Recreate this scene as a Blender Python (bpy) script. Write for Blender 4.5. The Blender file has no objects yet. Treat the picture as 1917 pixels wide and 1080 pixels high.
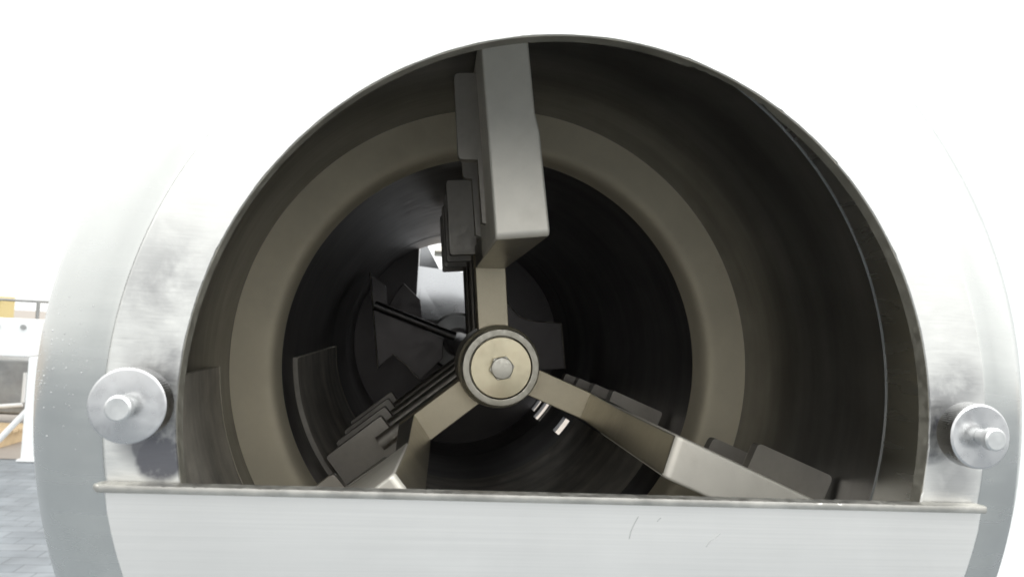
import bpy, bmesh, math, random
from mathutils import Vector, Matrix
random.seed(7)
scene = bpy.context.scene
COL = scene.collection
S = 0.3                      # one unit of the modelling frame = opening radius = 0.30 m
# modelling frame: x right, r/y up, z = depth into the drum along its axis.  Blender: (x, z, y)

# ------------------------------------------------------------------ camera
cam_d = bpy.data.cameras.new('camera')
cam = bpy.data.objects.new('camera', cam_d)
COL.objects.link(cam)
Rr = [(0.9913121445118268, -0.05183971031244494, -0.12088373165188442),
      (0.05740796914842494, 0.9974225179119786, 0.04304237261562406),
      (0.11834085187126422, -0.049608116239689276, 0.9917330677059896)]
def cv(v): return Vector((v[0], v[2], -v[1]))
right, down, fwd = cv(Rr[0]), cv(Rr[1]), cv(Rr[2])
M = Matrix((right, -down, -fwd)).transposed().to_4x4()
M.translation = Vector((-0.12469292, -0.5776159, 0.06484125))
cam.matrix_world = M
cam_d.sensor_width = 36.0
cam_d.lens = 1394.2486 / 1917 * 36
cam_d.clip_start = 0.01
cam_d.clip_end = 200
cam_d.dof.use_dof = True; cam_d.dof.focus_distance = 0.95; cam_d.dof.aperture_fstop = 9
scene.camera = cam

# ------------------------------------------------------------------ world and lamps
w = bpy.data.worlds.new('World'); scene.world = w; w.use_nodes = True
nt = w.node_tree; nt.nodes.clear()
out = nt.nodes.new('ShaderNodeOutputWorld'); bg = nt.nodes.new('ShaderNodeBackground')
tc = nt.nodes.new('ShaderNodeTexCoord'); dot = nt.nodes.new('ShaderNodeVectorMath'); dot.operation = 'DOT_PRODUCT'
dot.inputs[1].default_value = Vector((0.10, 0.0, 0.995)).normalized()
mr = nt.nodes.new('ShaderNodeMapRange'); mr.inputs[1].default_value = -1; mr.inputs[2].default_value = 1
mr.inputs[3].default_value = 0.06; mr.inputs[4].default_value = 2.65
nt.links.new(tc.outputs['Generated'], dot.inputs[0]); nt.links.new(dot.outputs['Value'], mr.inputs[0])
nt.links.new(mr.outputs[0], bg.inputs['Strength']); bg.inputs['Color'].default_value = (0.99, 1.0, 0.985, 1)
nt.links.new(bg.outputs[0], out.inputs[0])

def area(name, loc, target, size, power, col=(1, 1, 1)):
    d = bpy.data.lights.new(name, 'AREA'); d.shape = 'RECTANGLE'; d.size, d.size_y = size; d.energy = power; d.color = col
    o = bpy.data.objects.new(name, d); COL.objects.link(o); o.location = loc
    o.rotation_euler = (Vector(target) - Vector(loc)).to_track_quat('-Z', 'Y').to_euler()
    return o
area('unseen_lamp', (1.6, -1.6, 2.6), (0, 0, 0), (1.6, 1.6), 62, (0.97, 1.0, 0.99))
area('unseen_lamp', (-1.9, -1.0, 2.7), (-0.2, 0, 0.1), (1.6, 1.6), 55, (0.97, 1.0, 0.99))  # unseen lamp, added to brighten the upper left

vs = scene.view_settings
vs.view_transform = 'Standard'; vs.look = 'None'; vs.exposure = 0.0; vs.gamma = 1.0
vs.use_curve_mapping = False

# ------------------------------------------------------------------ materials
def nodes_of(name):
    m = bpy.data.materials.new(name); m.use_nodes = True
    n = m.node_tree; return m, n, n.nodes['Principled BSDF'], n.links
def steel(name, base, rough=0.38, var=0.12, brush=(30, 30, 30), bscale=6.0, bump=0.04, metallic=1.0, dirt=0.0,
          dirt_col=(0.12, 0.11, 0.10), dirt_scale=9.0, pits=0.0, spots=None, turned=0.0, rvar=1.0, bands=0.0, grain=0.0):
    m, n, b, L = nodes_of(name)
    t = n.nodes.new('ShaderNodeTexCoord')
    mp = n.nodes.new('ShaderNodeMapping'); mp.inputs['Scale'].default_value = brush
    L.new(t.outputs['Object'], mp.inputs[0])
    nz = n.nodes.new('ShaderNodeTexNoise'); nz.inputs['Scale'].default_value = bscale; nz.inputs['Detail'].default_value = 6
    L.new(mp.outputs[0], nz.inputs['Vector'])
    big = n.nodes.new('ShaderNodeTexNoise'); big.inputs['Scale'].default_value = dirt_scale; big.inputs['Detail'].default_value = 7
    big.inputs['Roughness'].default_value = 0.6; big.inputs['Distortion'].default_value = 0.2
    L.new(t.outputs['Object'], big.inputs['Vector'])
    r1 = n.nodes.new('ShaderNodeMapRange'); r1.inputs[1].default_value = 0.3; r1.inputs[2].default_value = 0.7
    r1.inputs[3].default_value = rough - 0.09 * rvar; r1.inputs[4].default_value = rough + 0.11 * rvar
    L.new(nz.outputs['Fac'], r1.inputs[0])
    r3 = n.nodes.new('ShaderNodeMath'); r3.operation = 'MULTIPLY_ADD'; r3.inputs[1].default_value = 0.16 * rvar; r3.inputs[2].default_value = -0.08 * rvar
    L.new(big.outputs['Fac'], r3.inputs[0])
    r4 = n.nodes.new('ShaderNodeMath'); r4.operation = 'ADD'; L.new(r1.outputs[0], r4.inputs[0]); L.new(r3.outputs[0], r4.inputs[1])
    L.new(r4.outputs[0], b.inputs['Roughness'])
    # colour: base * (1 +- var)
    mx = n.nodes.new('ShaderNodeMix'); mx.data_type = 'RGBA'
    mx.inputs[6].default_value = tuple(c * (1 - var) for c in base) + (1,)
    mx.inputs[7].default_value = tuple(min(1, c * (1 + var)) for c in base) + (1,)
    r2 = n.nodes.new('ShaderNodeMapRange'); r2.inputs[1].default_value = 0.32; r2.inputs[2].default_value = 0.68
    L.new(big.outputs['Fac'], r2.inputs[0]); L.new(r2.outputs[0], mx.inputs[0])
    colour = mx.outputs[2]
    if dirt > 0:
        d2 = n.nodes.new('ShaderNodeTexNoise'); d2.inputs['Scale'].default_value = dirt_scale * 0.55; d2.inputs['Detail'].default_value = 9
        d2.inputs['Roughness'].default_value = 0.6; d2.inputs['Distortion'].default_value = 0.25
        mo = n.nodes.new('ShaderNodeMapping'); mo.inputs['Location'].default_value = (3.1, 1.7, 0.4)
        L.new(t.outputs['Object'], mo.inputs[0]); L.new(mo.outputs[0], d2.inputs['Vector'])
        rp = n.nodes.new('ShaderNodeMapRange'); rp.inputs[1].default_value = 0.56; rp.inputs[2].default_value = 0.74
        rp.inputs[3].default_value = 0; rp.inputs[4].default_value = dirt
        L.new(d2.outputs['Fac'], rp.inputs[0])
        fac = rp.outputs[0]
        if spots:                                   # stains with their own places on the plate
            tot = None
            for (sx, sy, sz, sr, sa, sh_) in spots:
                ds = n.nodes.new('ShaderNodeVectorMath'); ds.operation = 'DISTANCE'; ds.inputs[1].default_value = (sx, sy, sz)
                L.new(t.outputs['Object'], ds.inputs[0])
                fr_ = n.nodes.new('ShaderNodeMapRange'); fr_.inputs[1].default_value = sr * sh_; fr_.inputs[2].default_value = sr
                fr_.inputs[3].default_value = sa; fr_.inputs[4].default_value = 0; L.new(ds.outputs['Value'], fr_.inputs[0])
                if tot is None: tot = fr_.outputs[0]
                else:
                    mxx = n.nodes.new('ShaderNodeMath'); mxx.operation = 'MAXIMUM'; L.new(tot, mxx.inputs[0]); L.new(fr_.outputs[0], mxx.inputs[1]); tot = mxx.outputs[0]
            rp.inputs[1].default_value = 0.33; rp.inputs[2].default_value = 0.55
            ad0 = n.nodes.new('ShaderNodeMath'); ad0.operation = 'ADD'; ad0.inputs[1].default_value = 0.05; L.new(tot, ad0.inputs[0])
            ml = n.nodes.new('ShaderNodeMath'); ml.operation = 'MULTIPLY'; L.new(fac, ml.inputs[0]); L.new(ad0.outputs[0], ml.inputs[1]); fac = ml.outputs[0]
        m2 = n.nodes.new('ShaderNodeMix'); m2.data_type = 'RGBA'; m2.inputs[7].default_value = dirt_col + (1,)
        L.new(fac, m2.inputs[0]); L.new(colour, m2.inputs[6]); colour = m2.outputs[2]
    if bands > 0 or grain > 0:
        for amt, sc, s_ in ((bands, (1.2, 16.0, 1.2), 1.0), (grain, (5, 5, 600), 1.0)):
            if amt <= 0: continue
            mb = n.nodes.new('ShaderNodeMapping'); mb.inputs['Scale'].default_value = sc; L.new(t.outputs['Object'], mb.inputs[0])
            nb = n.nodes.new('ShaderNodeTexNoise'); nb.inputs['Scale'].default_value = s_; nb.inputs['Detail'].default_value = 5; L.new(mb.outputs[0], nb.inputs['Vector'])
            rb_ = n.nodes.new('ShaderNodeMapRange'); rb_.inputs[1].default_value = 0.35; rb_.inputs[2].default_value = 0.65
            rb_.inputs[3].default_value = 1 - amt; rb_.inputs[4].default_value = 1 + amt * 0.7; L.new(nb.outputs['Fac'], rb_.inputs[0])
            ms = n.nodes.new('ShaderNodeVectorMath'); ms.operation = 'SCALE'; L.new(colour, ms.inputs[0]); L.new(rb_.outputs[0], ms.inputs['Scale']); colour = ms.outputs[0]
    L.new(colour, b.inputs['Base Color'])
    b.inputs['Metallic'].default_value = metallic
    if turned:
        b.inputs['Anisotropic'].default_value = turned
        tg = n.nodes.new('ShaderNodeTangent'); tg.direction_type = 'RADIAL'; tg.axis = 'Y'; L.new(tg.outputs[0], b.inputs['Tangent'])
    bp = n.nodes.new('ShaderNodeBump'); bp.inputs['Strength'].default_value = bump; bp.inputs['Distance'].default_value = 0.002
    h = nz.outputs['Fac']
    if pits > 0:
        vo = n.nodes.new('ShaderNodeTexVoronoi'); vo.inputs['Scale'].default_value = 210
        L.new(t.outputs['Object'], vo.inputs['Vector'])
        pr = n.nodes.new('ShaderNodeMapRange'); pr.inputs[1].default_value = 0.0; pr.inputs[2].default_value = 0.28
        pr.inputs[3].default_value = -1; pr.inputs[4].default_value = 0
        L.new(vo.outputs['Distance'], pr.inputs[0])
        # pits only in a patch
        pm = n.nodes.new('ShaderNodeTexNoise'); pm.inputs['Scale'].default_value = 14; L.new(t.outputs['Object'], pm.inputs['Vector'])
        pq = n.nodes.new('ShaderNodeMapRange'); pq.inputs[1].default_value = 0.5; pq.inputs[2].default_value = 0.62; pq.inputs[4].default_value = pits
        L.new(pm.outputs['Fac'], pq.inputs[0])
        pd = n.nodes.new('ShaderNodeVectorMath'); pd.operation = 'DISTANCE'; pd.inputs[1].default_value = (-1.345 * S, 0.06 * S - 1.0, 1.1 + 0.10 * S)
        L.new(t.outputs['Object'], pd.inputs[0])
        pf = n.nodes.new('ShaderNodeMapRange'); pf.inputs[1].default_value = 0.03; pf.inputs[2].default_value = 0.085; pf.inputs[3].default_value = 1; pf.inputs[4].default_value = 0
        L.new(pd.outputs['Value'], pf.inputs[0])
        pm2 = n.nodes.new('ShaderNodeMath'); pm2.operation = 'MULTIPLY'; L.new(pq.outputs[0], pm2.inputs[0]); L.new(pf.outputs[0], pm2.inputs[1])
        mu = n.nodes.new('ShaderNodeMath'); mu.operation = 'MULTIPLY'; L.new(pr.outputs[0], mu.inputs[0]); L.new(pm2.outputs[0], mu.inputs[1])
        ad = n.nodes.new('ShaderNodeMath'); ad.operation = 'ADD'; L.new(mu.outputs[0], ad.inputs[0]); L.new(h, ad.inputs[1]); h = ad.outputs[0]
    L.new(h, bp.inputs['Height']); L.new(bp.outputs[0], b.inputs['Normal'])
    return m
def plain(name, base, rough=0.6, metallic=0.0, var=0.15, scale=8):
    m, n, b, L = nodes_of(name)
    t = n.nodes.new('ShaderNodeTexCoord'); nz = n.nodes.new('ShaderNodeTexNoise'); nz.inputs['Scale'].default_value = scale; nz.inputs['Detail'].default_value = 5
    L.new(t.outputs['Object'], nz.inputs['Vector'])
    mx = n.nodes.new('ShaderNodeMix'); mx.data_type = 'RGBA'
    mx.inputs[6].default_value = tuple(c * (1 - var) for c in base) + (1,); mx.inputs[7].default_value = tuple(min(1, c * (1 + var)) for c in base) + (1,)
    L.new(nz.outputs['Fac'], mx.inputs[0]); L.new(mx.outputs[2], b.inputs['Base Color'])
    b.inputs['Roughness'].default_value = rough; b.inputs['Metallic'].default_value = metallic
    return m
# stain centres on the mouth flange, in the drum's own coordinates (metres from its base point)
_f = lambda x, y: (x * S, -1.0, y * S + 1.1)
SPOTS = [_f(-1.045, 0.27) + (0.055, 0.45, 0.2), _f(-1.035, -0.085) + (0.036, 0.9, 0.5), _f(-1.03, -0.150) + (0.020, 1.0, 0.75), _f(-1.052, -0.120) + (0.018, 0.9, 0.7),
         _f(-1.03, 0.07) + (0.035, 0.6, 0.3), _f(1.03, 0.05) + (0.04, 0.6, 0.3), _f(1.005, -0.03) + (0.026, 1.0, 0.6), _f(1.08, -0.15) + (0.03, 0.45, 0.3), _f(1.09, 0.11) + (0.03, 0.5, 0.3)]
MAT = {
    'shell':  steel('brushed_shell_steel', (0.60, 0.61, 0.595), 0.25, 0.05, (2, 2, 14), 5, 0.03, dirt=0.35, dirt_col=(0.46, 0.46, 0.44), dirt_scale=9, rvar=0.5),
    'front':  steel('ground_front_steel', (0.76, 0.755, 0.73), 0.46, 0.03, (6, 6, 60), 10, 0.03, dirt=1.0, dirt_col=(0.17, 0.17, 0.185), dirt_scale=45, spots=SPOTS, grain=0.02),
    'cover':  steel('brushed_cover_steel', (0.80, 0.79, 0.77), 0.44, 0.035, (1.5, 1.5, 120), 5, 0.008, dirt=0.45, dirt_col=(0.60, 0.59, 0.57), dirt_scale=6, rvar=0.15, grain=0.03),
    'edge':   steel('worn_edge_steel', (0.50, 0.485, 0.45), 0.48, 0.2, (8, 8, 8), 16, 0.15, dirt=0.5, dirt_col=(0.3, 0.29, 0.27), dirt_scale=30),
    'rim':    steel('cut_rim_steel', (0.36, 0.345, 0.30), 0.6, 0.15, (8, 8, 8), 16, 0.15, dirt=0.5, dirt_col=(0.2, 0.19, 0.16), dirt_scale=30),
    'inside': steel('dull_inner_steel', (0.36, 0.36, 0.36), 0.34, 0.12, (5, 40, 5), 3, 0.06, dirt=0.45, dirt_col=(0.20, 0.195, 0.19), dirt_scale=9, rvar=0.6, bands=0.2),
    'wall':   steel('bead_blasted_steel', (0.76, 0.69, 0.54), 0.70, 0.05, (10, 10, 10), 10, 0.015, metallic=0.3, dirt=0.3, dirt_col=(0.60, 0.52, 0.38), dirt_scale=12, rvar=0.3),
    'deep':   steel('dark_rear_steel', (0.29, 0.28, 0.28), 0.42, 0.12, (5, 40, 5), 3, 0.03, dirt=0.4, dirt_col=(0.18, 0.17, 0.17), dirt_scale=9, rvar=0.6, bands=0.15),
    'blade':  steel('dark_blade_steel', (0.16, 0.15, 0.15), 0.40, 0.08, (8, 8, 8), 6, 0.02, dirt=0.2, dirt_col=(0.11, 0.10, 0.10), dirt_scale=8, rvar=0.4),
    'bar':    steel('cast_bar_steel', (0.84, 0.80, 0.72), 0.50, 0.05, (10, 10, 10), 10, 0.04, metallic=0.45, dirt=0.45, dirt_col=(0.66, 0.61, 0.53), dirt_scale=24, rvar=0.3),
    'root':   steel('shade_toned_steel', (0.48, 0.455, 0.395), 0.36, 0.08, (10, 10, 10), 10, 0.03, dirt=0.4, dirt_col=(0.32, 0.30, 0.25), dirt_scale=14, rvar=0.4),  # darker version of the bar steel, carries shade in its colour
    'spoke':  steel('milled_spoke_steel', (0.68, 0.61, 0.47), 0.52, 0.04, (12, 12, 12), 20, 0.03, dirt=0.2, dirt_col=(0.52, 0.44, 0.3), dirt_scale=26, rvar=0.4),
    'paddle': steel('paddle_steel', (0.50, 0.47, 0.43), 0.50, 0.06, (10, 10, 10), 10, 0.05, dirt=0.3, dirt_col=(0.36, 0.33, 0.29), dirt_scale=14),
    'liner':  steel('scuffed_liner_steel', (0.56, 0.53, 0.48), 0.55, 0.2, (5, 40, 5), 3, 0.06, metallic=0.5, dirt=0.6, dirt_col=(0.26, 0.24, 0.21), dirt_scale=16, bands=0.3),
    'hub':    steel('hub_steel', (0.64, 0.61, 0.53), 0.48, 0.06, (10, 10, 10), 12, 0.06, dirt=0.5, dirt_col=(0.36, 0.33, 0.26), dirt_scale=40),
    'brass':  steel('turned_yellow_steel', (0.86, 0.77, 0.56), 0.36, 0.05, (10, 10, 10), 12, 0.01, dirt=0.3, dirt_col=(0.72, 0.56, 0.38), dirt_scale=22, turned=0.8, rvar=0.5),
    'bolt':   steel('zinc_bolt_steel', (0.74, 0.71, 0.63), 0.42, 0.08, (20, 20, 20), 14, 0.04),
    'knob':   steel('turned_knob_steel', (0.60, 0.60, 0.605), 0.30, 0.05, (10, 10, 10), 12, 0.02, dirt=0.8, dirt_col=(0.32, 0.31, 0.32), dirt_scale=60, turned=0.75, rvar=0.5),
    'stud':   steel('turned_stud_steel', (0.66, 0.665, 0.66), 0.40, 0.06, (10, 10, 10), 12, 0.03, dirt=0.4, dirt_col=(0.42, 0.42, 0.42), dirt_scale=70),
    'mark':   steel('dark_scratch_steel', (0.34, 0.34, 0.33), 0.5, 0.1),
    'chute':  steel('bright_chute_steel', (0.30, 0.305, 0.315), 0.26, 0.03, (3, 3, 8), 4, 0.02, rvar=0.2),
}

# ------------------------------------------------------------------ builders
def P(x, y, z): return Vector((x * S, z * S, y * S))
def link(name, bm, mat, parent=None, smooth=35, origin=None):
    bmesh.ops.recalc_face_normals(bm, faces=bm.faces)
    for f in bm.faces: f.smooth = True
    off = Vector((0, 0, 0))
    q = parent
    while q is not None: off += q.location; q = q.parent
    loc = Vector((0, 0, 0))
    if parent is None and origin is not None: loc = Vector(origin); off = loc
    for v in bm.verts: v.co -= off
    me = bpy.data.meshes.new(name); bm.to_mesh(me); bm.free()
    me.set_sharp_from_angle(angle=math.radians(smooth))
    me.materials.append(mat)
    o = bpy.data.objects.new(name, me); COL.objects.link(o); o.location = loc
    if parent: o.parent = parent
    wn = o.modifiers.new('weighted_normal', 'WEIGHTED_NORMAL'); wn.keep_sharp = True; wn.weight = 80
    return o
def thing(name, loc, label, cat, group=None):
    o = bpy.data.objects.new(name, None); o.empty_display_size = 0.1; COL.objects.link(o); o.location = loc
    tag(o, label, cat, group); return o
def tag(o, label=None, cat=None, group=None, kind=None):
    if label: o['label'] = label
    if cat: o['category'] = cat
    if group: o['group'] = group
    if kind: o['kind'] = kind
    return o
def lathe(bm, prof, seg=160, closed=True, a0=0.0, a1=360.0, jag=None):
    """prof: list of (r, z); revolve about the drum axis between angles (deg, ccw, 0 = right)."""
    full = abs(a1 - a0) >= 359.9
    n = seg if full else seg + 1
    rings = []
    for i in range(n):
        a = math.radians(a0 + (a1 - a0) * i / seg)
        rings.append([bm.verts.new(P(r * math.cos(a), r * math.sin(a), z)) for k, (r, z) in enumerate(prof)])
    m = len(prof)
    for i in range(seg):
        A, B = rings[i], rings[(i + 1) % n]
        for k in range(m if closed else m - 1):
            try: bm.faces.new((A[k], A[(k + 1) % m], B[(k + 1) % m], B[k]))
            except ValueError: pass
    if not full and closed:
        bm.faces.new(rings[0]); bm.faces.new(list(reversed(rings[-1])))
    return rings
def pt(th, r, t, z):
    a = math.radians(th)
    return P(r * math.cos(a) - t * math.sin(a), r * math.sin(a) + t * math.cos(a), z)
def loft(bm, front, back, bevel=0.0, seg=3):
    """front/back: lists of Vectors in matching order"""
    F = [bm.verts.new(v) for v in front]; B = [bm.verts.new(v) for v in back]
    n = len(F)
    fs = [bm.faces.new(F), bm.faces.new(list(reversed(B)))]
    for i in range(n): fs.append(bm.faces.new((F[i], B[i], B[(i + 1) % n], F[(i + 1) % n])))
    if bevel > 0:
        es = list({e for f in fs for e in f.edges})
        bmesh.ops.bevel(bm, geom=es, offset=bevel * S, segments=seg, profile=0.5, affect='EDGES', clamp_overlap=True)
def loft_bar(bm, front, back, big, small, radial):
    F = [bm.verts.new(v) for v in front]; B = [bm.verts.new(v) for v in back]
    n = len(F)
    bm.faces.new(F); bm.faces.new(list(reversed(B)))
    for i in range(n): bm.faces.new((F[i], B[i], B[(i + 1) % n], F[(i + 1) % n]))
    bm.normal_update()
    es = [e for e in bm.edges if (e.verts[0] in F[:2] and e.verts[1] in F[:2])]
    bmesh.ops.bevel(bm, geom=es, offset=big * S, segments=5, profile=0.5, affect='EDGES')
    bm.normal_update()
    es = [e for e in bm.edges if len(e.link_faces) == 2 and e.calc_face_angle() > math.radians(40)]
    bmesh.ops.bevel(bm, geom=es, offset=small * S, segments=3, profile=0.5, affect='EDGES', clamp_overlap=True)
    bmesh.ops.recalc_face_normals(bm, faces=bm.faces)
    for f in bm.faces:                      # shade put into the colour of faces turned to the shaft
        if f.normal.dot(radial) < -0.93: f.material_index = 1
def arm_prism(bm, th, poly, z0, z1, bevel=0.01, seg=2):
    loft(bm, [pt(th, r, t, z0) for r, t in poly], [pt(th, r, t, z1) for r, t in poly], bevel, seg)
def xy_prism(bm, poly, z0, z1, bevel=0.006, seg=2):
    loft(bm, [P(x, y, z0) for x, y in poly], [P(x, y, z1) for x, y in poly], bevel, seg)
def round_poly(poly, idx, rad, n=5):
    """round the listed corners of a 2-D polygon"""
    res = []
    m = len(poly)
    for i, c in enumerate(poly):
        if i not in idx: res.append(c); continue
        c = Vector(c); a = Vector(poly[i - 1]); b = Vector(poly[(i + 1) % m])
        u = (a - c).normalized(); v = (b - c).normalized()
        p0, p1 = c + u * rad, c + v * rad
        for k in range(n + 1):
            s = k / n
            q = p0.lerp(c, s).lerp(c.lerp(p1, s), s); res.append((q.x, q.y))
    return res
def disc(bm, cx, cy, prof, seg=48, knurl=None):
    """solid of revolution about an axis parallel to the drum axis; prof: (r, z) from axis to axis"""
    rings = []
    for r, z in prof:
        if r < 1e-6: rings.append([bm.verts.new(P(cx, cy, z))]); continue
        ring = []
        for i in range(seg):
            a = 2 * math.pi * i / seg
            rr = r
            if knurl and knurl[0] <= z <= knurl[1]: rr = r - (knurl[2] if i % 2 else 0)
            ring.append(bm.verts.new(P(cx + rr * math.cos(a), cy + rr * math.sin(a), z)))
        rings.append(ring)
    for A, B in zip(rings[:-1], rings[1:]):
        for i in range(seg):
            j = (i + 1) % seg
            if len(A) == 1 and len(B) == 1: break
            if len(A) == 1: bm.faces.new((A[0], B[i], B[j]))
            elif len(B) == 1: bm.faces.new((A[i], A[j], B[0]))
            else: bm.faces.new((A[i], A[j], B[j], B[i]))
def box(bm, x0, x1, y0, y1, z0, z1, bevel=0.0):
    """metres, blender axes"""
    vs_ = [Vector((x, y, z)) for x, y, z in ((x0, y0, z0), (x1, y0, z0), (x1, y0, z1), (x0, y0, z1))]
    vb = [Vector((v.x, y1, v.z)) for v in vs_]
    loft(bm, vs_, vb, bevel / S if bevel else 0, 2)
def tube(bm, a, b, rad, seg=12):
    a, b = Vector(a), Vector(b); d = (b - a).normalized()
    u = d.orthogonal().normalized(); v = d.cross(u)
    A = []; B = []
    for i in range(seg):
        t = 2 * math.pi * i / seg; o = (u * math.cos(t) + v * math.sin(t)) * rad
        A.append(bm.verts.new(a + o)); B.append(bm.verts.new(b + o))
    for i in range(seg):
        j = (i + 1) % seg; bm.faces.new((A[i], A[j], B[j], B[i]))
    bm.faces.new(list(reversed(A))); bm.faces.new(B)

# ------------------------------------------------------------------ ground
FLOOR = -1.1
def pavers():
    m, n, b, L = nodes_of('grey_block_paving')
    t = n.nodes.new('ShaderNodeTexCoord')
    br = n.nodes.new('ShaderNodeTexBrick'); br.inputs['Scale'].default_value = 1.0
    br.inputs['Brick Width'].default_value = 0.20; br.inputs['Row Height'].default_value = 0.10; br.inputs['Mortar Size'].default_value = 0.004; br.inputs['Mortar Smooth'].default_value = 0.6
    br.inputs['Color1'].default_value = (0.17, 0.185, 0.20, 1); br.inputs['Color2'].default_value = (0.205, 0.22, 0.235, 1); br.inputs['Mortar'].default_value = (0.125, 0.135, 0.145, 1)
    L.new(t.outputs['Object'], br.inputs['Vector'])
    nz = n.nodes.new('ShaderNodeTexNoise'); nz.inputs['Scale'].default_value = 5; nz.inputs['Detail'].default_value = 8; L.new(t.outputs['Object'], nz.inputs['Vector'])
    mx = n.nodes.new('ShaderNodeMix'); mx.data_type = 'RGBA'; mx.blend_type = 'OVERLAY'; mx.inputs[0].default_value = 0.5
    L.new(br.outputs['Color'], mx.inputs[6]); L.new(nz.outputs['Fac'], mx.inputs[7]); L.new(mx.outputs[2], b.inputs['Base Color'])
    b.inputs['Roughness'].default_value = 0.7
    bp = n.nodes.new('ShaderNodeBump'); bp.inputs['Strength'].default_value = 0.5; bp.inputs['Distance'].default_value = 0.004; bp.invert = True
    L.new(br.outputs['Fac'], bp.inputs['Height']); L.new(bp.outputs[0], b.inputs['Normal'])
    return m
def sheet(name, x0, x1, y0, y1, z, mat):
    bm = bmesh.new(); bm.faces.new([bm.verts.new(v) for v in ((x0, y0, z), (x1, y0, z), (x1, y1, z), (x0, y1, z))])
    return link(name, bm, mat)
tag(sheet('paved_floor', -60, 60, -60, 90, FLOOR, pavers()), kind='structure')
tag(sheet('concrete_floor', -60, 60, 5.32, 89, FLOOR + 0.004, plain('brown_concrete', (0.33, 0.29, 0.255), 0.75, var=0.2, scale=3)), kind='structure')

# ------------------------------------------------------------------ mixer drum
drum = thing('mixing_drum', (0, 1.0, FLOOR), 'large round stainless steel mixer drum with open mouth, two knurled knobs and low cover plate', 'mixing drum')
# outer shell: rounded shoulder and long barrel (one closed wall)
bm = bmesh.new()
sh = [(1.12, 0.034), (1.125, 0.0325), (1.165, 0.0322), (1.175, 0.012)]
for k in range(0, 13):                         # rounded shoulder
    a = math.radians(90 * k / 12)
    sh.append((1.19 + 0.222 * math.sin(a) ** 1.0, 0.018 + 0.20 * (1 - math.cos(a))))
sh += [(1.413, 0.6), (1.413, 1.98), (1.404, 2.06), (1.30, 2.13), (1.21, 2.24), (1.1805, 2.30), (1.1785, 2.30), (1.20, 2.20), (1.29, 2.085), (1.398, 2.045), (1.398, 0.792), (1.3888, 0.785), (1.3888, 0.34)]
for k in range(0, 9):
    a = math.radians(90 * (1 - k / 8))
    sh.append((1.19 + 0.1985 * math.sin(a), 0.044 + 0.20 * (1 - math.cos(a))))
sh += [(1.12, 0.044)]
lathe(bm, sh, 200); shell = link('shell', bm, MAT['shell'], drum)
bm = bmesh.new(); rs = random.Random(11)
for k in range(110):                           # weld spatter left on the shoulder
    a = math.radians(rs.uniform(8, 62)); th = math.radians(180 + rs.gauss(-2.5, 3.6))
    r = 1.19 + 0.222 * math.sin(a); z = 0.018 + 0.20 * (1 - math.cos(a))
    if r > 1.34 and rs.random() < 0.6: continue
    bmesh.ops.create_icosphere(bm, subdivisions=1, radius=rs.uniform(0.0002, 0.0006), matrix=Matrix.Translation(P(r * math.cos(th), r * math.sin(th), z)))
SPATTER = bm
link('weld_spatter', SPATTER, MAT['knob'], shell)
# flat flange round the mouth, with small nicks in the mouth's edge
bm = bmesh.new()
rg = lathe(bm, [(1.0, 0.0035), (1.002, 0.0), (1.165, 0.0), (1.171, 0.005), (1.171, 0.032), (1.004, 0.032), (1.004, 0.004)], 720)
rnd = random.Random(3)
nick = 0
for i, ring in enumerate(rg):
    d = 0.0006 * math.sin(i * 0.37) * math.sin(i * 0.11 + 1) + rnd.uniform(-0.0003, 0.0003)
    if rnd.random() < 0.02: nick = rnd.uniform(0.0012, 0.003)
    d += nick; nick *= 0.4
    for k in (0, 1):
        v = ring[k].co; v.x *= 1 + d; v.z *= 1 + d
link('mouth_flange', bm, MAT['front'], drum)
# cut inner edge of the mouth
bm = bmesh.new()
rg = lathe(bm, [(0.9985, 0.0040), (1.0035, 0.0040), (1.0035, 0.0335), (1.10, 0.0335), (1.10, 0.042), (0.9965, 0.042)], 360)
for i, ring in enumerate(rg):
    if 57 < i < 74:
        d = 0.004 + 0.006 * abs(math.sin(i * 1.7)) if i > 59 else 0.003
        for k in (4, 5): ring[k].co.x *= 1 + d * 0.5; ring[k].co.z *= 1 + d * 0.5; ring[k].co.y -= d * S * 0.8
link('mouth_rim', bm, MAT['rim'], drum)
# inner lining with its own front edge
bm = bmesh.new()
lathe(bm, [(1.3835, 0.7815), (1.3885, 0.7815), (1.3885, 0.786), (1.396, 0.793), (1.396, 2.0), (1.366, 2.0), (1.3835, 1.86)], 200); link('front_lining', bm, MAT['inside'], drum)
bm = bmesh.new()
prof = [(1.3665, 2.0015), (1.262, 2.012)]
for k in range(1, 21):
    u = k / 20
    prof.append((1.262 - 0.114 * (1 - (1 - u) ** 3), 2.012 + 0.208 * u ** 3 + 0.012 * (1 - (1 - u) ** 3) * (1 - u)))
prof += [(1.158, 2.220), (1.184, 2.20), (1.28, 2.06), (1.37, 2.04), (1.395, 2.03), (1.395, 2.0015)]
lathe(bm, prof, 200); link('end_wall', bm, MAT['wall'], drum, 50)
bm = bmesh.new()
glint_slots = [(4.75, 5.05, 319.5, 327.5), (5.80, 6.18, 318.5, 329.5), (6.36, 6.56, 321.0, 329.0)]  # openings added so outside light shows through as glints
zb_ = sorted({2.222, 6.70} | {v for q in glint_slots for v in q[:2]})
ab_ = [2.5 * i for i in range(144)]; ab_ = sorted(set(ab_) | {v for q in glint_slots for v in q[2:]})
na, nz_ = len(ab_), len(zb_)
gi = [[bm.verts.new(P(1.148 * math.cos(math.radians(a)), 1.148 * math.sin(math.radians(a)), z)) for z in zb_] for a in ab_]
go = [[bm.verts.new(P(1.178 * math.cos(math.radians(a)), 1.178 * math.sin(math.radians(a)), z)) for z in zb_] for a in ab_]
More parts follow.
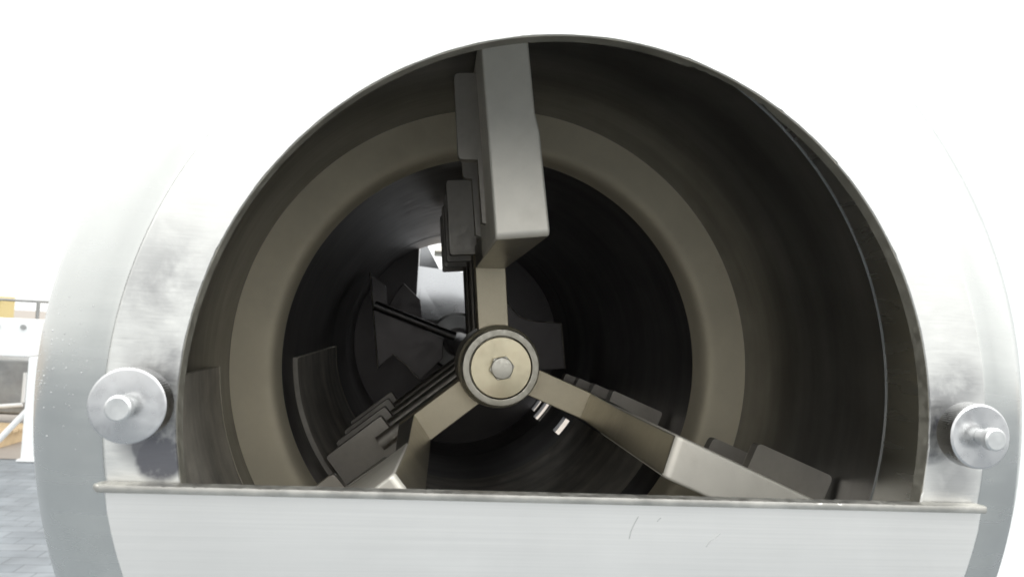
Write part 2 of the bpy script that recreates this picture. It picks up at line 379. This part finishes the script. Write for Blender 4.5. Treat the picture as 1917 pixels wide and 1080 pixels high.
def solid(i, k):
    if k < 0 or k >= nz_ - 1: return False
    a = (ab_[i] + (ab_[i + 1] if i + 1 < na else 360)) / 2; z = (zb_[k] + zb_[k + 1]) / 2
    return not any(q[0] < z < q[1] and q[2] < a < q[3] for q in glint_slots)
for i in range(na):
    j = (i + 1) % na
    for k in range(nz_ - 1):
        if not solid(i, k): continue
        bm.faces.new((gi[i][k], gi[j][k], gi[j][k + 1], gi[i][k + 1])); bm.faces.new((go[i][k], go[j][k], go[j][k + 1], go[i][k + 1]))
        if not solid(i, k - 1): bm.faces.new((gi[i][k], gi[j][k], go[j][k], go[i][k]))
        if not solid(i, k + 1): bm.faces.new((gi[i][k + 1], gi[j][k + 1], go[j][k + 1], go[i][k + 1]))
        if not solid((i - 1) % na, k): bm.faces.new((gi[i][k], gi[i][k + 1], go[i][k + 1], go[i][k]))
        if not solid(j, k): bm.faces.new((gi[j][k], gi[j][k + 1], go[j][k + 1], go[j][k]))
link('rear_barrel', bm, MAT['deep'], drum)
# rear wall with the outlet opening (upper left), built as sectors around a cut-out
def rear_wall():
    bm = bmesh.new()
    x0, x1, yb = -0.485, 0.10, 0.235
    R = 1.153
    def arc(a0, a1, n): return [(R * math.cos(math.radians(a0 + (a1 - a0) * i / n)), R * math.sin(math.radians(a0 + (a1 - a0) * i / n))) for i in range(n + 1)]
    aL = math.degrees(math.atan2(math.sqrt(R * R - x0 * x0), x0)); aR = math.degrees(math.atan2(math.sqrt(R * R - x1 * x1), x1))
    aLb = math.degrees(math.atan2(yb, -math.sqrt(R * R - yb * yb))) % 360; aRb = math.degrees(math.asin(yb / R))
    left = [(x0, yb)] + arc(aL, aLb, 16)
    rightp = [(x1, yb)] + arc(aRb, aR, 20)
    low = arc(aLb, 360 + aRb, 60)
    for poly in (left, rightp):
        xy_prism(bm, poly, 6.601, 6.66, 0)
    xy_prism(bm, low, 6.601, 6.66, 0)
    return bm
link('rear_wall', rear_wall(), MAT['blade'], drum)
# liner plates
bm = bmesh.new()
lathe(bm, [(1.362, 0.30), (1.381, 0.30), (1.381, 1.80), (1.362, 1.80)], 60, True, 182.2, 300); link('liner_plate', bm, MAT['liner'], drum)
bm = bmesh.new()
rr = lathe(bm, [(1.122, 2.58), (1.146, 2.56), (1.146, 4.55), (1.122, 4.55)], 90, True, 181.8, 330)
for ring in rr:
    d = rnd.uniform(-0.0015, 0.0015)
    for k in (0, 1): ring[k].co.y += d
for i, ring in enumerate(rr):
    ang = 181.8 + (330 - 181.8) * i / 90
    if ang > 250:
        f = 1 + (1.143 / 1.122 - 1) * min(1, (ang - 250) / 40); ring[0].co.x *= f; ring[0].co.z *= f
link('liner_plate', bm, MAT['liner'], drum)
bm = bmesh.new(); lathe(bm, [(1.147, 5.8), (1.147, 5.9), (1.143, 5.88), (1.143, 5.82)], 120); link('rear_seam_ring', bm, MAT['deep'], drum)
def bead(r, z, a0, a1, rad, n=160):
    bm = bmesh.new(); pts = []
    for i in range(n + 1):
        a = math.radians(a0 + (a1 - a0) * i / n); q = r + rnd.uniform(-0.0008, 0.0008)
        pts.append(P(q * math.cos(a), q * math.sin(a), z + rnd.uniform(-0.001, 0.001)))
    for p, q in zip(pts[:-1], pts[1:]): tube(bm, p, q, rad * S * rnd.uniform(0.8, 1.2), 6)
    return bm
link('lit_edge_bead', bead(1.3605, 1.803, 182.2, 300, 0.0022), MAT['bolt'], drum)  # thin beads added along liner edges to draw their bright lines
link('lit_edge_bead', bead(1.1195, 4.552, 181.8, 250, 0.004), MAT['bolt'], drum)
bm = bmesh.new()
for k in range(12): tube(bm, pt(182.0, 1.36, 0.004 * 0, 0.4 + 1.4 * k / 12) , pt(182.0, 1.36, 0, 0.4 + 1.4 * (k + 1) / 12), 0.0016 * S, 6)
link('lit_edge_bead', bm, MAT['liner'], drum)
bm = bmesh.new()
for k in range(24): tube(bm, pt(181.8, 1.119 + rnd.uniform(-.004, .004), 0, 2.6 + 1.9 * k / 24), pt(181.8, 1.119, 0, 2.6 + 1.9 * (k + 0.95) / 24), 0.004 * S, 6)
link('lit_edge_bead', bm, MAT['bolt'], drum)
# bearing flange on the rear wall
bm = bmesh.new(); lathe(bm, [(0.16, 6.42), (0.30, 6.42), (0.33, 6.45), (0.33, 6.599), (0.16, 6.599)], 64); link('bearing_flange', bm, MAT['inside'], drum)
# low cover plate with its folded lip
bm = bmesh.new()
R = 1.166; yb = -0.228
a0 = math.degrees(math.asin(yb / R)); poly = []
for i in range(61):
    a = math.radians(180 - a0 + (180 + 2 * a0) * i / 60); poly.append((R * math.cos(a), R * math.sin(a)))
xy_prism(bm, poly, -0.024, -0.003, 0.003, 1)
cover = link('cover_plate', bm, MAT['cover'], drum)
bm = bmesh.new()
N = 420; prof = [(-0.2080, -0.006), (-0.2080, -0.040), (-0.2092, -0.0445), (-0.2140, -0.0455), (-0.2235, -0.0455), (-0.2275, -0.041), (-0.2275, -0.003), (-0.2200, -0.002)]
rows = []
for i in range(N + 1):
    x = -1.174 + 2.314 * i / N
    tl = min(1, (i + 0.2) / 4) ** 0.5 if i < 4 else 1
    nick = max(0, rnd.gauss(0, 0.0005)) + (rnd.uniform(0.0008, 0.0018) if rnd.random() < 0.05 else 0)
    row = []
    for k, (y, z) in enumerate(prof):
        yy = -0.2175 + (y + 0.2175) * tl; zz = z * tl if z < -0.021 else z
        if k in (0, 1, 2): yy -= nick
        row.append(bm.verts.new(P(x, yy, zz)))
    rows.append(row)
for A, B in zip(rows[:-1], rows[1:]):
    for k in range(8): bm.faces.new((A[k], A[(k + 1) % 8], B[(k + 1) % 8], B[k]))
bm.faces.new(rows[0]); bm.faces.new(list(reversed(rows[-1])))
link('lip', bm, MAT['edge'], cover, 60)
def scratch(pts, rad):
    bm = bmesh.new()
    for p, q in zip(pts[:-1], pts[1:]): tube(bm, P(*p, -0.0242), P(*q, -0.0242), rad * S, 6)
    link('scratch', bm, MAT['mark'], cover)
scratch([(0.172, -0.260), (0.160, -0.282), (0.153, -0.300), (0.150, -0.318)], 0.0007)
scratch([(0.395, -0.300), (0.380, -0.312), (0.370, -0.318), (0.357, -0.335)], 0.0005)
scratch([(0.232, -0.262), (0.222, -0.272)], 0.0006)
# knurled knobs
def knob(cx, cy, r):
    bm = bmesh.new()
    disc(bm, cx, cy, [(0, -0.104), (r * 0.93, -0.104), (r * 0.985, -0.100), (r, -0.093), (r, -0.050), (r * 0.97, -0.044), (0.03, -0.044), (0.03, -0.001), (0, -0.001)], 180, (-0.097, -0.048, 0.0022))
    k = link('knob', bm, MAT['knob'], drum, 40)
    bm = bmesh.new()
    disc(bm, cx, cy, [(0, -0.158), (0.025, -0.158), (0.0295, -0.154), (0.0295, -0.136), (0.027, -0.132), (0.021, -0.130), (0.021, -0.1045), (0, -0.1045)], 40)
    link('stud', bm, MAT['stud'], k, 40)
knob(-1.078, -0.015, 0.0885)
knob(1.071, -0.013, 0.0865)
# legs out of sight below carry it: two saddle feet
for z0 in (0.7, 1.7):
    bm = bmesh.new(); box(bm, -0.34, 0.34, z0 * S - 0.03, z0 * S + 0.03, FLOOR, -0.424 + 0.11, 0.004)
    link('foot', bm, MAT['shell'], drum)
# outlet chute behind the rear wall
chute = bmesh.new()
xy_prism(chute, [(-0.50, 0.20), (-0.485, 0.20), (-0.485, 1.10), (-0.50, 1.10)], 6.662, 7.5, 0)
c1 = link('outlet_side', chute, MAT['chute'], drum)
bm = bmesh.new()
loft(bm, [P(-0.484, 0.20, 6.82), P(0.4, 0.20, 6.82), P(0.4, 0.215, 6.80), P(-0.484, 0.215, 6.80)],
     [P(-0.484, 0.86, 7.16), P(0.4, 0.80, 7.30), P(0.4, 0.815, 7.28), P(-0.484, 0.875, 7.14)], 0)
link('outlet_slide', bm, MAT['chute'], drum)
bm = bmesh.new()
loft(bm, [P(-0.47, 0.205, 6.70), P(-0.14, 0.205, 6.76), P(-0.44, 0.66, 7.02)], [P(-0.47, 0.202, 6.715), P(-0.14, 0.202, 6.775), P(-0.44, 0.655, 7.03)], 0)
link('outlet_flap', bm, MAT['chute'], drum)
bm = bmesh.new(); tube(bm, P(-0.30, 1.10, 7.45), P(0.5, 1.10, 7.45), 0.02, 20); link('outlet_bar', bm, MAT['bolt'], drum)
bm = bmesh.new()
loft(bm, [P(-0.484, 0.86, 7.76), P(-0.20, 0.86, 7.76), P(-0.484, 1.35, 7.76)], [P(-0.484, 0.86, 7.78), P(-0.20, 0.86, 7.78), P(-0.484, 1.35, 7.78)], 0)
link('outlet_gusset', bm, MAT['chute'], drum)

# ------------------------------------------------------------------ agitator
ag = thing('mixing_agitator', (0, 1.85 * S, 0), 'three armed steel agitator inside the open drum with brass coloured hub cap', 'agitator')
bm = bmesh.new(); disc(bm, 0, 0, [(0, 2.3), (0.115, 2.3), (0.115, 6.4), (0, 6.4)], 48); link('shaft', bm, MAT['deep'], ag)
bm = bmesh.new()
lathe(bm, [(0.1595, 1.885), (0.1600, 1.854), (0.162, 1.851), (0.165, 1.850), (0.190, 1.850), (0.194, 1.8515), (0.197, 1.856), (0.199, 1.865), (0.1995, 1.90), (0.199, 2.30), (0.118, 2.30), (0.118, 1.91), (0.1595, 1.91)], 80)
link('hub', bm, MAT['hub'], ag)
bm = bmesh.new(); lathe(bm, [(0.2005, 1.965), (0.214, 1.955), (0.218, 1.97), (0.218, 2.24), (0.2005, 2.24)], 80); link('hub_collar', bm, MAT['hub'], ag)
bm = bmesh.new(); disc(bm, 0, 0, [(0, 1.846), (0.152, 1.846), (0.1545, 1.849), (0.1545, 1.868), (0.15, 1.895), (0, 1.895)], 80)
cap = link('hub_cap', bm, MAT['brass'], ag)
bm = bmesh.new()
hexp = [(0.064 * math.cos(math.radians(60 * i + 12)), 0.064 * math.sin(math.radians(60 * i + 12))) for i in range(6)]
xy_prism(bm, hexp, 1.800, 1.8455, 0.004, 2)
bolt = link('bolt', bm, MAT['bolt'], cap)
bm = bmesh.new(); disc(bm, 0, 0, [(0, 1.794), (0.050, 1.794), (0.054, 1.7965), (0.056, 1.7995), (0, 1.7995)], 40); link('bolt_face', bm, MAT['bolt'], bolt)

ARMS = [
    dict(th=96.0, spoke=(-0.068, 0.094), zf=0.86, zb=1.50, r_root=0.64,
         front=[(0.548, 0.099), (0.556, -0.114), (0.96, -0.094), (1.03, -0.080), (1.355, -0.066), (1.355, 0.118)],
         back=[(0.535, 0.097), (0.53, -0.090), (0.96, -0.08), (1.03, -0.07), (1.355, -0.06), (1.355, 0.105)],
         root=[(0.535, 0.0965), (0.53, -0.0895), (0.521, 0.092), (0.511, -0.066)],
         side=[(+1, 1.20, 0.93, 1.30, 0.203, 0.118), (+1, 1.66, 0.935, 1.33, 0.157, 0.112)]),
    dict(th=219.4, spoke=(-0.062, 0.100), zf=0.60, zb=1.30, r_root=0.60,
         front=[(0.552, 0.095), (0.552, -0.078), (1.34, -0.078), (1.34, 0.095)],
         back=[(0.53, 0.098), (0.53, -0.050), (1.34, -0.050), (1.34, 0.098)],
         root=[(0.53, 0.0975), (0.53, -0.0495), (0.509, 0.100), (0.499, -0.062)],
         side=[(-1, 1.32, 0.86, 1.33, 0.130, 0.050)]),
    dict(th=338.8, spoke=(-0.077, 0.071), zf=0.68, zb=1.60, r_root=0.66,
         front=[(0.538, 0.053), (0.552, -0.106), (1.352, -0.11), (1.352, 0.036)],
         back=[(0.525, 0.062), (0.53, -0.090), (1.352, -0.092), (1.352, 0.05)],
         root=[(0.525, 0.0615), (0.53, -0.0895), (0.515, 0.071), (0.517, -0.077)],
         side=[(+1, 1.02, 1.00, 1.355, 0.160, 0.045), (+1, 1.45, 1.00, 1.34, 0.112, 0.045)]),
]
for A in ARMS:
    th = A['th']; t0, t1 = A['spoke']
    bm = bmesh.new(); arm_prism(bm, th, [(0.19, t1), (0.19, t0), (0.60, t0), (0.60, t1)], 2.003, 2.12, 0.004, 1)
    link('spoke', bm, MAT['spoke'], ag)
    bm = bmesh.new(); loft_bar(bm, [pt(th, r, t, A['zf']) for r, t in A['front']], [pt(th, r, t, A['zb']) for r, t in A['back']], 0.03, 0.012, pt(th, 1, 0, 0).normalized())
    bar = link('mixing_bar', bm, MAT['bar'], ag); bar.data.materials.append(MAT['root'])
    (ra, ta), (rb, tb), (rc, tc_), (rd, td) = A['root']; rr = A['r_root']
    bm = bmesh.new(); loft(bm, [pt(th, r, t, A['zb'] - 0.10) for r, t in ((ra + 0.003, ta - 0.003), (rb + 0.003, tb + 0.003), (rr, tb + 0.003), (rr, ta - 0.003))],
                           [pt(th, r, t, 2.0) for r, t in ((rc, tc_), (rd, td), (rr, td), (rr, tc_))], 0.006, 2)
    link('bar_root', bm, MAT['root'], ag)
    for (sg, z, r0, r1, tw, tn) in A['side']:
        tl = 0.02 * sg
        poly = [(0.62, tl), (0.66, tn * sg), (r0, tn * sg), (r0, tw * sg), (r1, tw * sg), (r1, tl)]
        poly = round_poly(poly, (3, 4), 0.022)
        bm = bmesh.new(); arm_prism(bm, th, poly, z, z + 0.055, 0.006, 2)
        link('side_paddle', bm, MAT['paddle'], ag)
STAGE = {96.0: (0.64, 1.085, -0.10, 0.203), 219.4: (0.70, 1.085, -0.122, 0.19), 338.8: (0.765, 1.10, -0.07, 0.142)}
for z in (2.5, 3.0, 3.5, 4.0):
    for A in ARMS:
        th = A['th']; r0, r1, t0, t1 = STAGE[th]
        bm = bmesh.new()
        arm_prism(bm, th, round_poly([(r0, t1), (r0, t0), (r1, t0), (r1, t1)], (0, 1, 2, 3), 0.016), z, z + 0.10, 0.006, 2)
        link('paddle', bm, MAT['paddle'], ag)
        bm = bmesh.new()
        tube(bm, pt(th, 0.10, 0.0, z - 0.03), pt(th, r0 + 0.09, 0.0, z - 0.03), 0.045 * S, 20)
        link('paddle_stem', bm, MAT['paddle'], ag)
# rear blades
for poly, a, rr_, flip in (
    ([(-0.905, 0.634), (-0.758, 0.52), (-0.724, 0.276), (-0.50, 0.19), (-0.20, 0.06), (-0.20, -0.12), (-0.392, -0.33), (-0.52, -0.20), (-0.60, -0.118), (-0.66, -0.10), (-0.70, -0.14), (-0.78, -0.24)], (-0.10, 0.086, -0.84, 0.335), 4.88, 1),
    ([(0.12, 0.06), (0.376, 0.41), (0.508, 0.292), (0.636, 0.264), (0.892, 0.262), (0.948, -0.163), (0.6, -0.20), (0.12, -0.10)], (0.1, 0.0, 0.8, 0.02), 5.04, -1)):
    bm = bmesh.new(); xy_prism(bm, poly, 5.0 if flip > 0 else 4.98, 5.03, 0.008, 2)
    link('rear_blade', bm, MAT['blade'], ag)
    bm = bmesh.new(); tube(bm, P(a[0], a[1], rr_), P(a[2], a[3], rr_), 0.042 * S, 20)
    link('blade_rod', bm, MAT['deep'], ag)
for pts in ([(0.376, 0.41), (0.508, 0.292), (0.636, 0.264), (0.892, 0.262)], [(0.892, 0.262), (0.948, -0.163)], [(-0.905, 0.634), (-0.78, -0.24)], [(-0.66, -0.10), (-0.52, -0.20), (-0.392, -0.33)]):
    bm = bmesh.new()
    for p, q in zip(pts[:-1], pts[1:]): tube(bm, P(*p, 4.975), P(*q, 4.975), 0.0045 * S, 8)
    link('lit_blade_edge', bm, MAT['bolt'], ag)  # bright tubes added on the dark blades as lit edges
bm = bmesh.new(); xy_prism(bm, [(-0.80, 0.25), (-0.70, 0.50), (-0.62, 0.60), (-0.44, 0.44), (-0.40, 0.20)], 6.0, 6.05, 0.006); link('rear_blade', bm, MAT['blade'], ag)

# ------------------------------------------------------------------ things standing far behind on the left
WHITE = plain('white_paint', (0.82, 0.83, 0.83), 0.45, var=0.03)
GREY = steel('dull_tank_steel', (0.36, 0.36, 0.355), 0.45, 0.15, (4, 30, 4), 3, 0.05)
WOOD = plain('raw_pine', (0.58, 0.44, 0.27), 0.75, var=0.25, scale=12)
YEL = plain('yellow_plastic', (0.70, 0.56, 0.26), 0.5, var=0.06)
BG = -0.02
cab = thing('machine_stand', (-3.3, 5.6, FLOOR), 'white painted machine stand with square leg and slanted brace left of the drum', 'machine stand')
bm = bmesh.new(); box(bm, -3.9, -2.93, 5.22, 5.9, -0.345, -0.085, 0.01); hb = link('housing', bm, WHITE, cab)
for x in (-3.14, -2.96):
    bm = bmesh.new(); tube(bm, (x, 5.205, -0.13), (x, 5.2195, -0.13), 0.018); link('bolt', bm, GREY, hb)
for x in (-2.92, -3.86):
    bm = bmesh.new(); box(bm, x, x + 0.09, 5.24, 5.33, FLOOR + 0.02, -0.346, 0.006); lg = link('leg', bm, WHITE, cab)
    bm = bmesh.new(); box(bm, x - 0.02, x + 0.11, 5.22, 5.35, FLOOR + 0.004, FLOOR + 0.0195, 0.003); link('foot_plate', bm, WHITE, lg)
bm = bmesh.new(); tube(bm, (-2.915, 5.285, -0.73), (-3.10, 5.285, -0.96), 0.022); link('brace', bm, WHITE, cab)
tank = thing('steel_tank', (-3.9, 6.4, FLOOR), 'grey sheet steel tank under and behind the white machine stand', 'tank')
bm = bmesh.new(); box(bm, -4.6, -3.30, 6.3, 7.2, -0.92, -0.44, 0.03); link('body', bm, GREY, tank)
for x in (-4.5, -3.42):
    bm = bmesh.new(); box(bm, x, x + 0.05, 6.4, 6.45, FLOOR + 0.004, -0.9205); link('leg', bm, GREY, tank)
bm = bmesh.new(); tube(bm, (-3.42, 6.24, -0.55), (-3.42, 6.24, -0.80), 0.014); pp = link('drain_pipe', bm, WHITE, tank)
bm = bmesh.new(); tube(bm, (-3.42, 6.24, -0.82), (-3.60, 6.22, -0.84), 0.018); link('handle', bm, WHITE, pp)
pal = thing('wooden_pallet', (-3.6, 6.0, FLOOR), 'raw wooden pallet lying on the floor in front of the grey tank', 'pallet')
for k in range(5):
    bm = bmesh.new(); box(bm, -4.3, -3.27, 5.72 + 0.10 * k, 5.80 + 0.10 * k, -0.992, -0.970, 0.002); link('deck_board', bm, WOOD, pal)
for x in (-4.25, -3.82, -3.40):
    bm = bmesh.new(); box(bm, x, x + 0.09, 5.73, 6.19, FLOOR + 0.005, -0.9925, 0.002); link('bearer', bm, WOOD, pal)
rack = thing('tube_rack', (-3.8, 6.9, FLOOR), 'grey tubular steel rack standing behind the white machine stand', 'rack')
for x in (-4.45, -3.56):
    for y in (6.95, 7.3):
        bm = bmesh.new(); tube(bm, (x, y, FLOOR + 0.005), (x, y, 0.06), 0.016); link('upright', bm, GREY, rack) if y > 7.2 or x < -4 else link('upright', bm, GREY, rack)
for z in (-0.16, 0.06):
    for y in (6.95, 7.3):
        bm = bmesh.new(); tube(bm, (-4.45, y, z), (-3.56, y, z), 0.013); link('rail', bm, GREY, rack)
bm = bmesh.new(); box(bm, -4.5, -3.52, 6.97, 7.28, -0.146, -0.136); link('shelf', bm, GREY, rack)
cr = bmesh.new(); box(cr, -4.42, -3.92, 7.0, 7.26, -0.135, 0.09, 0.01)
crate = tag(link('plastic_crate', cr, YEL, None, origin=(-4.17, 7.13, -0.135)), 'yellow plastic crate on the grey tube rack at far left', 'crate')

for o in (cab, tank, pal): o.location.x += BG
for o in (rack, crate): o.location.x -= 0.16

# white partition standing behind the drum at right
wl = thing('white_partition', (3.2, 2.9, FLOOR), 'plain white partition wall standing behind the right side of the drum', 'partition wall')
for k in range(2):
    bm = bmesh.new(); box(bm, 0.95 + 3.2 * k, 4.147 + 3.2 * k, 2.8, 2.86, FLOOR + 0.005, 3.0, 0.004); link('wall_panel', bm, WHITE, wl)
